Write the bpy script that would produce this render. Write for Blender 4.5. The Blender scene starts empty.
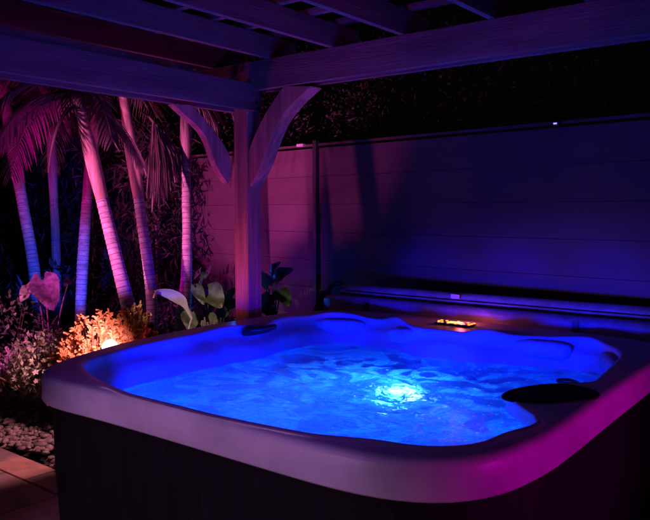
import bpy, bmesh, math, random
from mathutils import Vector, Matrix, noise
random.seed(7)
R = math.radians
PI = math.pi
S = bpy.context.scene
C = S.collection

# ------------------------------------------------------------------ camera
HC = 1.70
F = 730.0
PITCH = math.atan(48/730.0)
YAW = R(38.5)
cd = bpy.data.cameras.new('camera'); cam = bpy.data.objects.new('camera', cd); C.objects.link(cam)
cam.location = (0, 0, HC); cam.rotation_euler = (PI/2-PITCH, 0, YAW)
cd.sensor_width = 36; cd.lens = F/650*36; cd.clip_end = 500; cd.clip_start = 0.05
S.camera = cam
fw = Vector((-math.sin(YAW)*math.cos(PITCH), math.cos(YAW)*math.cos(PITCH), -math.sin(PITCH)))
rt = Vector((math.cos(YAW), math.sin(YAW), 0)); up = rt.cross(fw)
def at(x, y, d):            # surveyed point: sight line through the photo at distance d along the view
    return Vector((0, 0, HC)) + (fw + rt*((x-325)/F) - up*((y-260)/F))*d

# ------------------------------------------------------------------ helpers
class MB:
    def __init__(s): s.v = []; s.f = []; s.m = []
    def add(s, vs, fs, mi=0):
        o = len(s.v); s.v += [tuple(v) for v in vs]; s.f += [tuple(i+o for i in f) for f in fs]; s.m += [mi]*len(fs)
    def box(s, c, d, rot=None, mi=0):
        M = rot if rot else Matrix.Identity(3)
        vs = [Vector(c)+M@Vector((x*d[0]/2, y*d[1]/2, z*d[2]/2)) for x in (-1, 1) for y in (-1, 1) for z in (-1, 1)]
        s.add(vs, [(0,1,3,2),(4,6,7,5),(0,4,5,1),(2,3,7,6),(0,2,6,4),(1,5,7,3)], mi)
    def tube(s, pts, rad, n=8, mi=0, cap=True, mfun=None):
        pts = [Vector(p) for p in pts]; k = len(pts)
        if not hasattr(rad, '__len__'): rad = [rad]*k
        prev = None; vs = []
        for i, p in enumerate(pts):
            t = (pts[min(i+1, k-1)]-pts[max(i-1, 0)]).normalized()
            if prev is None:
                a = Vector((1, 0, 0)) if abs(t.x) < .8 else Vector((0, 1, 0))
                u = (a-t*a.dot(t)).normalized()
            else:
                u = (prev-t*prev.dot(t)).normalized()
            prev = u; w = t.cross(u)
            for j in range(n):
                g = 2*PI*j/n; vs.append(p+(u*math.cos(g)+w*math.sin(g))*rad[i])
        for i in range(k-1):
            fs = [(i*n+j, i*n+(j+1) % n, (i+1)*n+(j+1) % n, (i+1)*n+j) for j in range(n)]
            o = len(s.v)
            s.f += [tuple(q+o for q in f) for f in fs]; s.m += [mfun(i) if mfun else mi]*n
        o = len(s.v)
        if cap:
            s.f += [tuple(o+j for j in range(n))[::-1], tuple(o+(k-1)*n+j for j in range(n))]; s.m += [mi, mi]
        s.v += [tuple(v) for v in vs]
    def prism(s, poly, off, mi=0):   # poly: 3D points, extruded by off
        k = len(poly); a = [Vector(p) for p in poly]; b = [p+Vector(off) for p in a]
        s.add(a+b, [tuple(range(k)), tuple(range(2*k-1, k-1, -1))]+[(i, (i+1) % k+0, (i+1) % k+k, i+k)[::-1] for i in range(k)], mi)
    def build(s, name, mats, parent=None, smooth=False, bevel=0, loc=None, bseg=2):
        me = bpy.data.meshes.new(name); me.from_pydata(s.v, [], s.f)
        if not isinstance(mats, (list, tuple)): mats = [mats]
        for m in mats: me.materials.append(m)
        if len(mats) > 1:
            for p, mi in zip(me.polygons, s.m): p.material_index = mi
        bm = bmesh.new(); bm.from_mesh(me); 
        if len(s.v) < 60000 and not getattr(s, 'nonorm', False): bmesh.ops.recalc_face_normals(bm, faces=bm.faces)
        bm.to_mesh(me); bm.free()
        if smooth:
            for p in me.polygons: p.use_smooth = True
        o = bpy.data.objects.new(name, me); C.objects.link(o)
        if parent:
            o.parent = parent
            o.location = -Vector(parent.location)   # vertices are written in world space
            if parent.parent: o.location = (0, 0, 0)
        if bevel:
            b = o.modifiers.new('bevel', 'BEVEL'); b.width = bevel; b.segments = bseg; b.limit_method = 'ANGLE'
            b.harden_normals = False
        return o
def cr(pts, n):   # Catmull-Rom through points
    P = [pts[0]*2-pts[1]]+list(pts)+[pts[-1]*2-pts[-2]]; out = []
    for i in range(1, len(P)-2):
        for j in range(n):
            t = j/n; a, b, c, d = P[i-1], P[i], P[i+1], P[i+2]
            out.append(.5*((2*b)+(c-a)*t+(2*a-5*b+4*c-d)*t*t+(3*b-a-3*c+d)*t**3))
    out.append(P[-2]); return out
def tag(o, label=None, cat=None, group=None, kind=None):
    if label: o['label'] = label
    if cat: o['category'] = cat
    if group: o['group'] = group
    if kind: o['kind'] = kind
    return o
def thing(name, loc, label, cat, group=None):
    o = bpy.data.objects.new(name, None); C.objects.link(o); o.location = loc; o.empty_display_size = .1
    return tag(o, label, cat, group)

def mat(name, col, rough=.6, var=.25, scale=6, bump=.0, bscale=40, metal=0, spec=.5, col2=None, stretch=None, coat=0, sss=0, thin=0):
    m = bpy.data.materials.new(name); m.use_nodes = True; nt = m.node_tree; N = nt.nodes; L = nt.links
    b = N['Principled BSDF']; b.inputs['Roughness'].default_value = rough; b.inputs['Metallic'].default_value = metal
    b.inputs['Specular IOR Level'].default_value = spec; b.inputs['Coat Weight'].default_value = coat
    tc = N.new('ShaderNodeTexCoord'); mp = N.new('ShaderNodeMapping'); L.new(tc.outputs['Object'], mp.inputs[0])
    if stretch: mp.inputs['Scale'].default_value = stretch
    n = N.new('ShaderNodeTexNoise'); n.inputs['Scale'].default_value = scale; n.inputs['Detail'].default_value = 6; n.inputs['Roughness'].default_value = .65
    L.new(mp.outputs[0], n.inputs[0])
    r = N.new('ShaderNodeValToRGB'); L.new(n.outputs[0], r.inputs[0])
    c2 = col2 or [c*(1+var) for c in col]
    c1 = col if col2 else [c*(1-var) for c in col]
    r.color_ramp.elements[0].position = .35; r.color_ramp.elements[0].color = (*c1, 1)
    r.color_ramp.elements[1].position = .65; r.color_ramp.elements[1].color = (*c2, 1)
    L.new(r.outputs[0], b.inputs['Base Color'])
    if bump:
        n2 = N.new('ShaderNodeTexNoise'); n2.inputs['Scale'].default_value = bscale; n2.inputs['Detail'].default_value = 5
        L.new(mp.outputs[0], n2.inputs[0])
        bp = N.new('ShaderNodeBump'); bp.inputs['Strength'].default_value = bump; bp.inputs['Distance'].default_value = .01
        L.new(n2.outputs[0], bp.inputs['Height']); L.new(bp.outputs[0], b.inputs['Normal'])
    if thin:
        tr = N.new('ShaderNodeBsdfTranslucent'); L.new(r.outputs[0], tr.inputs[0])
        mx = N.new('ShaderNodeMixShader'); mx.inputs[0].default_value = thin
        L.new(b.outputs[0], mx.inputs[1]); L.new(tr.outputs[0], mx.inputs[2]); L.new(mx.outputs[0], N['Material Output'].inputs[0])
    return m
def emis(name, col, st):
    m = bpy.data.materials.new(name); m.use_nodes = True; b = m.node_tree.nodes['Principled BSDF']
    b.inputs['Base Color'].default_value = (.02, .02, .02, 1)
    b.inputs['Emission Color'].default_value = (*col, 1); b.inputs['Emission Strength'].default_value = st
    return m

M = dict(
 wood=mat('painted timber', (.17, .15, .15), .6, .18, 5, .35, 60, stretch=(1, 1, 1)),
 woodx=mat('timber grain along x', (.17, .15, .15), .55, .35, 8, .4, 70, stretch=(.12, 1.5, 1.5)),
 woody=mat('timber grain along y', (.17, .15, .15), .55, .35, 8, .4, 70, stretch=(1.5, .12, 1.5)),
 woodz=mat('timber grain along z', (.42, .27, .20), .6, .4, 10, .5, 70, stretch=(2.2, 2.2, .1)),
 shell=mat('pearl acrylic shell', (.50, .50, .52), .42, .14, 3.5, .03, 14),
 cabinet=mat('black composite cabinet', (.004, .004, .0045), .75, .4, 20, .3, 120, spec=.15, stretch=(1, 1, .15)),
 rubber=mat('black rubber pad', (.02, .02, .024), .35, .2, 20, .1, 80),
 pillow=mat('grey foam pillow', (.44, .44, .47), .45, .2, 20, .15, 80),
 blackp=mat('black plastic', (.012, .012, .015), .35, .2, 10),
 filt=mat('flat black filter recess', (.004, .004, .006), .7, .2, 10, spec=.1),
 vinyl=mat('dark vinyl cover', (.20, .20, .24), .38, .25, 8, .35, 45),
 white=mat('white tag', (.75, .75, .75), .5, .1),
 fence=mat('composite fence board', (.12, .075, .095), .75, .16, 2.2, .3, 50, stretch=(.25, 1, 1.6)),
 post=mat('dark fence post', (.05, .05, .055), .6, .3),
 bark=mat('palm bark', (.38, .50, .36), .75, .38, 9, .5, 60, stretch=(1, 1, 2.5)),
 scar=mat('palm ring scar', (.25, .20, .19), .85, .35, 20, .4, 80),
 shaft=mat('palm crownshaft', (.46, .42, .26), .5, .4, 7, .3, 50, stretch=(3, 3, .25)),
 shaft2=mat('palm crownshaft dry', (.34, .34, .24), .6, .4, 7, .3, 50, stretch=(3, 3, .25)),
 frond=mat('palm frond', (.10, .13, .06), .5, .5, 3, thin=.25),
 frondl=mat('palm frond pale', (.17, .15, .13), .5, .4, 5, thin=.25),
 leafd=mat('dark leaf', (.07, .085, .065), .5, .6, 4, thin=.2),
 leafs=mat('shade leaf', (.035, .045, .03), .6, .5, 4, thin=.2),  # leaf colour darkened to put shade into the shrubs against the fence
 leafg=mat('green leaf', (.07, .13, .05), .4, .5, 5, thin=.25),
 leafv=mat('variegated leaf', (.10, .14, .07), .45, .4, 30, col2=(.55, .55, .40), thin=.2),
 croton=mat('croton leaf', (.60, .20, .07), .45, .5, 16, col2=(.85, .50, .22), thin=.25),
 purple=mat('purple leaf', (.28, .12, .30), .4, .5, 22, thin=.35),
 pale=mat('pale pink leaf', (.75, .58, .62), .45, .12, 9, thin=.3),
 aroid=mat('veined leaf', (.20, .17, .10), .45, .5, 26, col2=(.07, .11, .05), thin=.2),
 petal=mat('white petal', (.8, .75, .75), .6, .05, thin=.2),
 stem=mat('stem', (.20, .15, .10), .6, .3),
 gravel=mat('river stone', (.20, .17, .17), .65, .75, 16, .3, 60),
 soil=mat('soil mulch', (.035, .025, .02), .95, .6, 12, .8, 60),
 paver=mat('terracotta paver', (.40, .23, .18), .7, .25, 7, .35, 50),
 paver2=mat('grey brown paver', (.24, .17, .17), .7, .25, 7, .35, 50),
 joint=mat('joint sand', (.06, .05, .05), .95, .3, 40),
 metal=mat('dark metal', (.03, .03, .03), .4, .2, metal=.8),
 steel=mat('steel jet', (.5, .5, .52), .25, .1, metal=1),
)

# ------------------------------------------------------------------ ground
g = MB()
g.add([(-60, -60, -.03), (60, -60, -.03), (60, 80, -.03), (-60, 80, -.03)], [(0, 1, 2, 3)])
tag(g.build('ground', M['soil']), kind='structure')
jb = MB(); jb.box((-1.5, -1.2, -.012), (11, 7.56, .02)); tag(jb.build('patio_bedding', M['joint']), kind='structure')
pv = MB(); y = 2.57; row = 0
while y > -3.5:
    h = [.235, .45, .30, .45][row % 4]; x = -4.73 if row % 2 == 0 else -4.50
    x0 = -7.0
    xs = [x]; 
    while xs[0] > x0: xs.insert(0, xs[0]-[.45, .62][(len(xs)+row) % 2])
    while xs[-1] < 3.5: xs.append(xs[-1]+[.45, .62][(len(xs)+row) % 2])
    for a, b in zip(xs, xs[1:]):
        z = random.uniform(-.002, .003)
        mi = 0 if (row == 0 and abs((a+b)/2+4.5) < .2) or random.random() < .3 else 1
        pv.box(((a+b)/2, y-h/2, .006+z), (b-a-.012, h-.012, .03), None, mi)
    y -= h; row += 1
tag(pv.build('patio', [M['paver'], M['paver2']], bevel=.006), kind='structure')

# river stones: uncountable
st = MB()
ico = bmesh.new(); bmesh.ops.create_icosphere(ico, subdivisions=2, radius=1); iv = [v.co.copy() for v in ico.verts]; jf = [tuple(v.index for v in f.verts) for f in ico.faces]; ico.free()
def pebble(mb, c, s, k):
    e = Matrix.Rotation(random.uniform(0, PI), 3, 'Z') @ Matrix.Rotation(random.uniform(-.5, .5), 3, 'X')
    sx, sy, sz = s*random.uniform(.8, 1.35), s*random.uniform(.65, 1), s*random.uniform(.4, .7)
    mb.add([Vector(c)+e@Vector((v.x*sx, v.y*sy, v.z*sz))*(1+.22*noise.noise(v*1.3+Vector((k*3.1, 0, 0)))) for v in iv], jf)
for i in range(3600):
    x = random.uniform(-8.2, -3.95); y = 2.60+random.random()**1.1*1.1+ .06*math.sin(x*5)
    pebble(st, (x, y, random.uniform(.005, .05)), random.choice([.016, .02, .025, .03, .04]), i)
st.nonorm = True
tag(st.build('gravel', M['gravel'], smooth=True), 'pinkish river stone gravel strip beside the paving', 'gravel', kind='stuff')

# ------------------------------------------------------------------ hot tub
TX0, TX1, TY0, TY1 = -3.95, -.985, 1.925, 4.90
CX, CY = -2.46, 3.42
NA = 192
def rrect(th, inset, rad=.52):
    x0, x1, y0, y1 = TX0+inset, TX1-inset, TY0+inset, TY1-inset
    hx, hy = (x1-x0)/2, (y1-y0)/2; ox, oy = (x0+x1)/2, (y0+y1)/2
    r = max(.05, rad-inset)
    d = Vector((math.cos(th), math.sin(th))); lo, hi = 0, 4
    for _ in range(26):
        m = (lo+hi)/2; px = CX+d.x*m-ox; py = CY+d.y*m-oy
        bow = .025
        ex = hx-bow*(py/hy)**2; ey = hy-bow*(px/hx)**2
        qx = abs(px)-(ex-r); qy = abs(py)-(ey-r)
        sd = math.hypot(max(qx, 0), max(qy, 0))+min(max(qx, qy), 0)-r
        if sd < 0: lo = m
        else: hi = m
    return lo
outer = [(-3.22,1.905),(-2.84,1.925),(-2.5,1.93),(-2.17,1.93),(-1.65,1.93),(-1.44,1.94),(-1.26,1.98),(-1.12,2.07),(-1.02,2.24),(-.98,2.54),(-.985,2.9),(-1.0,3.3),(-1.01,3.7),(-1.02,4.05),(-1.02,4.42),(-1.07,4.70),(-1.3,4.88),(-1.9,4.93),(-2.4,4.93),(-2.9,4.93),(-3.4,4.90),(-3.72,4.77),(-3.89,4.5),(-3.93,4.1),(-3.925,3.6),(-3.89,3.15),(-3.78,2.64),(-3.62,2.21),(-3.51,2.04),(-3.38,1.94)]
inner = [(-3.43,2.22),(-3.25,2.13),(-3.05,2.06),(-2.87,2.02),(-2.66,1.98),(-2.21,1.98),(-1.91,2.0),(-1.66,2.03),(-1.5,2.10),(-1.42,2.13),(-1.34,2.13),(-1.23,2.19),(-1.16,2.28),(-1.13,2.38),(-1.15,2.45),(-1.12,2.52),(-1.09,2.63),(-1.1,2.76),
 (-1.29,2.88),(-1.36,3.0),(-1.37,3.14),(-1.30,3.31),(-1.14,3.47),(-1.17,3.73),(-1.20,4.0),(-1.24,4.25),(-1.34,4.45),(-1.54,4.60),(-1.79,4.55),(-2.03,4.44),(-2.3,4.36),(-2.64,4.34),(-2.80,4.44),(-2.95,4.53),(-3.15,4.50),(-3.33,4.50),(-3.5,4.40),(-3.6,4.22),(-3.62,3.95),(-3.62,3.67),(-3.65,3.25),(-3.60,2.79),(-3.52,2.4)]
lowp = [p for p in inner if not (-1.4 < p[0] < -1.25 and 2.8 < p[1] < 3.4)]
def polar(pts, smooth=2):
    q = sorted((math.atan2(y-CY, x-CX) % (2*PI), math.hypot(x-CX, y-CY)) for x, y in pts)
    q = [(q[-1][0]-2*PI, q[-1][1])]+q+[(q[0][0]+2*PI, q[0][1])]
    out = []
    for i in range(NA):
        th = 2*PI*i/NA
        for (a, ra), (b, rb) in zip(q, q[1:]):
            if a <= th <= b:
                # straight segment between the two plan points
                ax, ay, bx, by = ra*math.cos(a), ra*math.sin(a), rb*math.cos(b), rb*math.sin(b)
                c, s = math.cos(th), math.sin(th); den = c*(by-ay)-s*(bx-ax)
                out.append((ax*by-ay*bx)/den if abs(den) > 1e-6 else ra); break
    for _ in range(smooth): out = [(out[i-1]+2*out[i]+out[(i+1) % NA])/4 for i in range(NA)]
    return out
ro = polar(outer, 3)
ri = polar(inner, 1); rl = polar(lowp, 8)
def ws(th):
    a = math.cos(th); return .05+.17*max(0, -a)**2
def loft(rings, mb, close=None):
    vs = []
    for rr, zz in rings:
        for i in range(NA):
            th = 2*PI*i/NA; r = rr[i]; z = zz[i] if hasattr(zz, '__len__') else zz
            vs.append((CX+r*math.cos(th), CY+r*math.sin(th), z))
    fs = [(k*NA+i, k*NA+(i+1) % NA, (k+1)*NA+(i+1) % NA, (k+1)*NA+i) for k in range(len(rings)-1) for i in range(NA)]
    if close is not None:
        vs.append((CX, CY, close)); c = len(vs)-1; k = len(rings)-1
        fs += [(k*NA+i, k*NA+(i+1) % NA, c) for i in range(NA)]
    mb.add(vs, fs)
tub = thing('hot_tub', (CX, CY, 0), 'large square hot tub with pale lip and black cabinet, full of glowing blue water', 'hot tub')
TH = [2*PI*i/NA for i in range(NA)]
O = lambda ins: [r-ins*1.05 for r in ro]
# raised mouldings on the rim next to the seats
def rise(th):
    z = 0
    for c, w, h in ((133, 13, .018), (150, 10, .012), (112, 7, .02), (73, 9, .018), (52, 8, .012), (176, 14, .01)):
        d = (math.degrees(th)-c)/w
        if abs(d) < 1: z += 1.6*h*math.cos(d*PI/2)**2
    return z
RZ = [rise(t) for t in TH]
FR = lambda t: .60-.17*math.cos(t-R(92))+.04*math.sin(3*t)
sh = MB()
rings = [(O(.035), .758), (O(.006), .748), (O(0), .756), (O(.004), .862), (O(.007), .874), (O(.015), .883), (O(.03), .8885), (O(.05), .890)]
rings += [([max(a*.45+b*.55, b) for a, b in zip(O(.05), [r+.05 for r in ri])], [.891+z*.3 for z in RZ]),
          ([r+.045 for r in ri], [.893+z for z in RZ]), ([r+.018 for r in ri], [.896+z for z in RZ]), ([r+.004 for r in ri], [.889+z for z in RZ]), (ri, [.875+z for z in RZ]), ([r-.004 for r in ri], .845),
          ([min(a, a*.15+b*.85)-ws(t)*.15+.032*math.sin(11*t+1) for a, b, t in zip(ri, rl, TH)], .825),
          ([b-ws(t)*.62+.028*math.sin(11*t+1) for b, t in zip(rl, TH)], .80), ([b-ws(t)*.80 for b, t in zip(rl, TH)], .772),
          ([b-ws(t) for b, t in zip(rl, TH)], .70), ([b-ws(t)-.05 for b, t in zip(rl, TH)], .55),
          ([b-ws(t)-.11 for b, t in zip(rl, TH)], .46), ([(b-ws(t))*.82 for b, t in zip(rl, TH)], .43),
          ([FR(t)+.08 for t in TH], .42), ([FR(t)+.04 for t in TH], .39), ([FR(t)-.02 for t in TH], .12), ([FR(t)*.6 for t in TH], .08)]
loft(rings, sh, .08)
sh.build('shell', M['shell'], tub, smooth=True)
cb = MB()
def cabr(ins, t, k):
    return ro[k]-ins - (.006 if (k % 6 == 0) else 0)
loft([([cabr(.05, t, k) for k, t in enumerate(TH)], .762), ([cabr(.055, t, k) for k, t in enumerate(TH)], .4), ([cabr(.075, t, k) for k, t in enumerate(TH)], .06), (O(.12), .055), (O(.12), .022)], cb)
cb.build('cabinet', M['cabinet'], tub)
def on_rim(x, y, z): return Vector((x, y, z))

def superpad(mb, c, ux, L, Hh, T, bend=0):   # rounded cushion, long along ux, thickness across, height up
    ux = Vector(ux).normalized(); uz = Vector((0, 0, 1)); uy = uz.cross(ux); vs = []; fs = []; n, m = 20, 12
    def sp(v, e): return math.copysign(abs(v)**e, v)
    for i in range(n+1):
        a = -PI/2+PI*i/n
        for j in range(m):
            b = 2*PI*j/m
            X = sp(math.sin(a), .75)*L/2; ca = max(math.cos(a), .0)**.45
            Y = ca*sp(math.cos(b), .7)*T/2; Z = ca*sp(math.sin(b), .7)*Hh/2
            vs.append(Vector(c)+ux*X+uy*(Y+bend*(X/(L/2))**2)+uz*(Z))
    for i in range(n):
        fs += [(i*m+j, i*m+(j+1) % m, (i+1)*m+(j+1) % m, (i+1)*m+j) for j in range(m)]
    mb.add(vs, fs)
for c, ux, L, b in (((-3.36, 4.40, .845), (1, .45, 0), .38, .03), ((-2.73, 4.385, .84), (-1, -.25, 0), .30, -.02), ((-1.80, 4.50, .84), (1, .15, 0), .34, .02), ((-1.32, 4.33, .83), (.55, -1, 0), .32, 0)):
    p = MB(); superpad(p, Vector(c)-Vector((0, 0, .02)), ux, L*1.1, .115, .085, b); p.build('headrest', M['pillow'], tub, smooth=True)
# black grab handle in its moulded recess on the far left wall
hd = MB(); c = Vector((-3.58, 3.73, .865))
pts = [c+Vector((.0, -.13, .0)), c+Vector((.05, -.12, .012)), c+Vector((.085, -.07, .018)), c+Vector((.09, 0, .02)), c+Vector((.085, .07, .018)), c+Vector((.05, .12, .012)), c+Vector((.0, .13, .0))]
hd.tube(pts, [.02, .022, .021, .02, .021, .022, .02], 10); hd.build('grab_handle', M['blackp'], tub, smooth=True)
hr = MB(); superpad(hr, c+Vector((.0, 0, -.01)), (0, 1, 0), .30, .05, .035); hr.build('handle_recess', M['rubber'], tub, smooth=True)
# flat black rounded plate painting in the dark of the filter recess
fl = MB(); poly = []
tipc = Vector((-1.215, 3.12, 0))
for k in range(40):
    a = 2*PI*k/40; ca, sa = math.cos(a), math.sin(a)
    u = math.copysign(abs(ca)**.85, ca)*.235; v = math.copysign(abs(sa)**.9, sa)*.145*(1.0+.25*ca)
    e = Matrix.Rotation(R(63), 3, 'Z')
    poly.append(tipc+e@Vector((u, v, .889)))
fl.prism(poly, (0, 0, .007)); fl.build('filter_recess_dark', M['filt'], tub)
# control panel on the back rim: dark keypad, lit buttons
cpn = thing  # noqa
kp = MB(); a = R(0)
kc = Vector((-2.50, 4.64, .905)); kp.box(kc-Vector((0, 0, .004)), (.28, .11, .014)); kpo = kp.build('control_panel', M['blackp'], tub, bevel=.01)
EM_OR = emis('amber backlight', (1, .26, .03), 2.6); EM_YE = emis('yellow backlight', (1, .42, .08), 3)
sc = MB(); sc.box(kc+Vector((-.0, .0, .006)), (.10, .055, .004))
sc.build('display', EM_YE, kpo)
for dx, dy in ((-.11, -.04), (-.13, 0), (-.13, .04), (-.085, -.035), (-.085, .035), (.085, -.035), (.085, .035), (.13, -.04), (.13, 0), (.13, .04), (-.03, -.05), (.03, -.05), (0, .05)):
    b = MB(); q = kc+Vector((dx, dy, .006)); b.tube([q-Vector((0, 0, .002)), q+Vector((0, 0, .003))], .010, 14)
    b.build('button', EM_OR, kpo)
# cup holder ring just above the waterline on the right-hand side
ch = MB(); q = Vector((-1.50, 4.14, .716))
ch.tube([q+Vector((.055*math.cos(t), .045*math.sin(t), .004)) for t in [2*PI*k/24 for k in range(25)]], .009, 8); ch.build('cup_ring', M['rubber'], tub, smooth=True)
# jets under water on the back and left walls
for th in (55, 68, 84, 98, 112, 128, 143, 158, 172, 188, 204):
    i = int(th/360*NA) % NA; t = TH[i]; r = rl[i]-ws(t)-.045; n = Vector((-math.cos(t), -math.sin(t), 0)); q = Vector((CX+r*math.cos(t), CY+r*math.sin(t), .59))
    j = MB(); j.tube([q, q+n*.012], [.045, .04], 18); j.tube([q+n*.012, q+n*.02], [.02, .014], 12); j.build('jet', M['steel'], tub)
# underwater lamp
LP = Vector((-2.43, 3.81, .27))
lf = MB(); nn = Vector((.25, -.9, .35)).normalized(); lf.tube([LP-nn*.02, LP], [.10, .095], 24); lo = lf.build('underwater_lamp', M['steel'], tub)
ll = MB(); ll.tube([LP, LP+nn*.012, LP+nn*.02], [.075, .07, .03], 24); ll.build('lens', emis('underwater LED', (.34, .85, 1), 55), lo, smooth=True)

# water
WZ = .705
wt = MB(); NRG = 70; vs = [(CX, CY, WZ)]; fs = []
rw = [max(b-ws(t)+.012, 0) for b, t in zip(rl, TH)]
def wave(x, y):
    p = Vector((x*3.2, y*3.2, 1.7)); q = Vector((x*9, y*9, 4.1)); d = math.hypot(x+2.1, y-3.3)
    a = math.exp(-(d/1.0)**2)
    return .012*a*noise.noise(p)+(.002+.008*a)*noise.noise(q)+.004*a*noise.noise(q*2.3)
for k in range(1, NRG+1):
    for i in range(NA):
        r = rw[i]*(k/NRG)**.9; x = CX+r*math.cos(TH[i]); y = CY+r*math.sin(TH[i]); vs.append((x, y, WZ+wave(x, y)))
fs += [(0, 1+i, 1+(i+1) % NA) for i in range(NA)]
fs += [(1+(k-1)*NA+i, 1+k*NA+i, 1+k*NA+(i+1) % NA, 1+(k-1)*NA+(i+1) % NA) for k in range(1, NRG) for i in range(NA)]
wt.add(vs, fs)
wm = bpy.data.materials.new('tub water'); wm.use_nodes = True; nt = wm.node_tree; N = nt.nodes; L = nt.links; N.remove(N['Principled BSDF'])
def nd(t, **k):
    n = N.new(t)
    for a, b in k.items(): n.inputs[a].default_value = b
    return n
geo = nd('ShaderNodeNewGeometry'); mp = nd('ShaderNodeMapping'); L.new(geo.outputs['Position'], mp.inputs[0]); mp.inputs['Scale'].default_value = (1, 1.0, 1)
mp.inputs['Rotation'].default_value = (0, 0, R(38)) 
n1 = nd('ShaderNodeTexNoise', Scale=8.5, Detail=5, Distortion=1.5); n2 = nd('ShaderNodeTexNoise', Scale=26, Detail=4, Distortion=.6)
L.new(mp.outputs[0], n1.inputs['Vector']); L.new(mp.outputs[0], n2.inputs['Vector'])
b1 = nd('ShaderNodeBump', Strength=.6, Distance=.045); L.new(n1.outputs[0], b1.inputs['Height'])
b2 = nd('ShaderNodeBump', Strength=.55, Distance=.012); L.new(n2.outputs[0], b2.inputs['Height']); L.new(b1.outputs[0], b2.inputs['Normal'])
fr = nd('ShaderNodeFresnel', IOR=1.33); L.new(b2.outputs[0], fr.inputs['Normal'])
gl = nd('ShaderNodeBsdfGlossy', Roughness=.06); gl.inputs['Color'].default_value = (.9, .9, .9, 1); L.new(b2.outputs[0], gl.inputs['Normal'])
rf = nd('ShaderNodeBsdfRefraction', Roughness=.02, IOR=1.33); L.new(b2.outputs[0], rf.inputs['Normal']); rf.inputs['Color'].default_value = (.22, .34, .86, 1)
tr = nd('ShaderNodeBsdfTransparent'); tr.inputs['Color'].default_value = (.8, .92, 1, 1)
df = nd('ShaderNodeBsdfTranslucent'); df.inputs['Color'].default_value = (.3, .88, .95, 1); L.new(b2.outputs[0], df.inputs['Normal'])
m1 = nd('ShaderNodeMixShader', Fac=.0); L.new(rf.outputs[0], m1.inputs[1]); L.new(tr.outputs[0], m1.inputs[2])
# aeration: streaky bubbles that scatter the light
n3 = nd('ShaderNodeTexNoise', Scale=2.6, Detail=6, Distortion=2.2); L.new(mp.outputs[0], n3.inputs['Vector'])
r3 = nd('ShaderNodeMapRange'); r3.inputs['From Min'].default_value = .45; r3.inputs['From Max'].default_value = .58; r3.inputs['To Min'].default_value = .03; r3.inputs['To Max'].default_value = .5; L.new(n3.outputs[0], r3.inputs['Value'])
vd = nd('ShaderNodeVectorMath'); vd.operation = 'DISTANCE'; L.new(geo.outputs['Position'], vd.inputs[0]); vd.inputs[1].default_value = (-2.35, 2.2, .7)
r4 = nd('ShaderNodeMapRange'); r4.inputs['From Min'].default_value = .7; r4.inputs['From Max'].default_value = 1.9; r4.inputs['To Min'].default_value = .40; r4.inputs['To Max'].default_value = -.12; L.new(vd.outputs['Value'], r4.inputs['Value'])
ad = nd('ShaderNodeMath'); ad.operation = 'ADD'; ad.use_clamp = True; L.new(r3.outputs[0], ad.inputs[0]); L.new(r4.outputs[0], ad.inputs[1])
m2 = nd('ShaderNodeMixShader'); n4 = nd('ShaderNodeTexNoise', Scale=34, Detail=3, Distortion=.4); L.new(mp.outputs[0], n4.inputs['Vector'])
r5 = nd('ShaderNodeMapRange'); r5.inputs['From Min'].default_value = .64; r5.inputs['From Max'].default_value = .69; r5.inputs['To Min'].default_value = 0; r5.inputs['To Max'].default_value = .75; L.new(n4.outputs[0], r5.inputs['Value'])
ad2 = nd('ShaderNodeMath'); ad2.operation = 'ADD'; ad2.use_clamp = True; L.new(ad.outputs[0], ad2.inputs[0]); L.new(r5.outputs[0], ad2.inputs[1])
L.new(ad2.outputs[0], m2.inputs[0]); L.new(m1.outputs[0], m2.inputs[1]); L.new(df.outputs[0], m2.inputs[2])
m3 = nd('ShaderNodeMixShader'); L.new(fr.outputs[0], m3.inputs[0]); L.new(m2.outputs[0], m3.inputs[1]); L.new(gl.outputs[0], m3.inputs[2])
L.new(m3.outputs[0], N['Material Output'].inputs[0])
wt.nonorm = True
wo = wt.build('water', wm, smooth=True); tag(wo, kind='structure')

# ------------------------------------------------------------------ folded cover behind the tub
cv = thing('spa_cover', (-2.65, 5.15, 0), 'dark folded vinyl cover standing along the back of the hot tub', 'spa cover')
def slab(x0, x1, y0, t, z0, z1, lean, sag=0):
    m = MB(); n = 26; prof = []
    for k in range(9):
        a = PI*k/8; prof.append((-math.cos(a)*t/2, z1-.04+.04*math.sin(a)))
    prof = [(-t/2, z0)]+prof+[(t/2, z0)]
    vs = []; fs = []; P = len(prof)
    for i in range(n+1):
        u = i/n; x = x0+(x1-x0)*u; e = min(1, (min(u, 1-u)*n/1.5)**.5) if 0 < u < 1 else .0
        for (dy, z) in prof:
            k = .82+.18*e
            wob = .006*noise.noise(Vector((x*3, z*4, t*9)))
            vs.append((x, y0+t/2+dy*k+wob+lean*(z-z0), z0+(z-z0)*(.985+.015*e)-sag*math.sin(PI*u)+wob*.4))
    for i in range(n): fs += [(i*P+j, i*P+j+1, (i+1)*P+j+1, (i+1)*P+j) for j in range(P-1)]+[(i*P+P-1, i*P, (i+1)*P, (i+1)*P+P-1)]
    fs += [tuple(range(P)), tuple(n*P+j for j in range(P))[::-1]]
    m.add(vs, fs); return m
s1 = slab(-3.98, -1.08, 4.955, .13, .03, .985, .02, .006).build('cover_panel', M['vinyl'], cv, smooth=True)
s2 = slab(-3.93, -1.14, 5.13, .12, .03, 1.062, .02, .004).build('cover_panel', M['vinyl'], cv, smooth=True)
pip = MB(); pip.tube([(-3.93+2.79*k/20, 5.10+.0, 1.005-.004*math.sin(PI*k/20)) for k in range(21)], .006, 6); pip.build('piping', M['vinyl'], s2, smooth=True)
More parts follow.
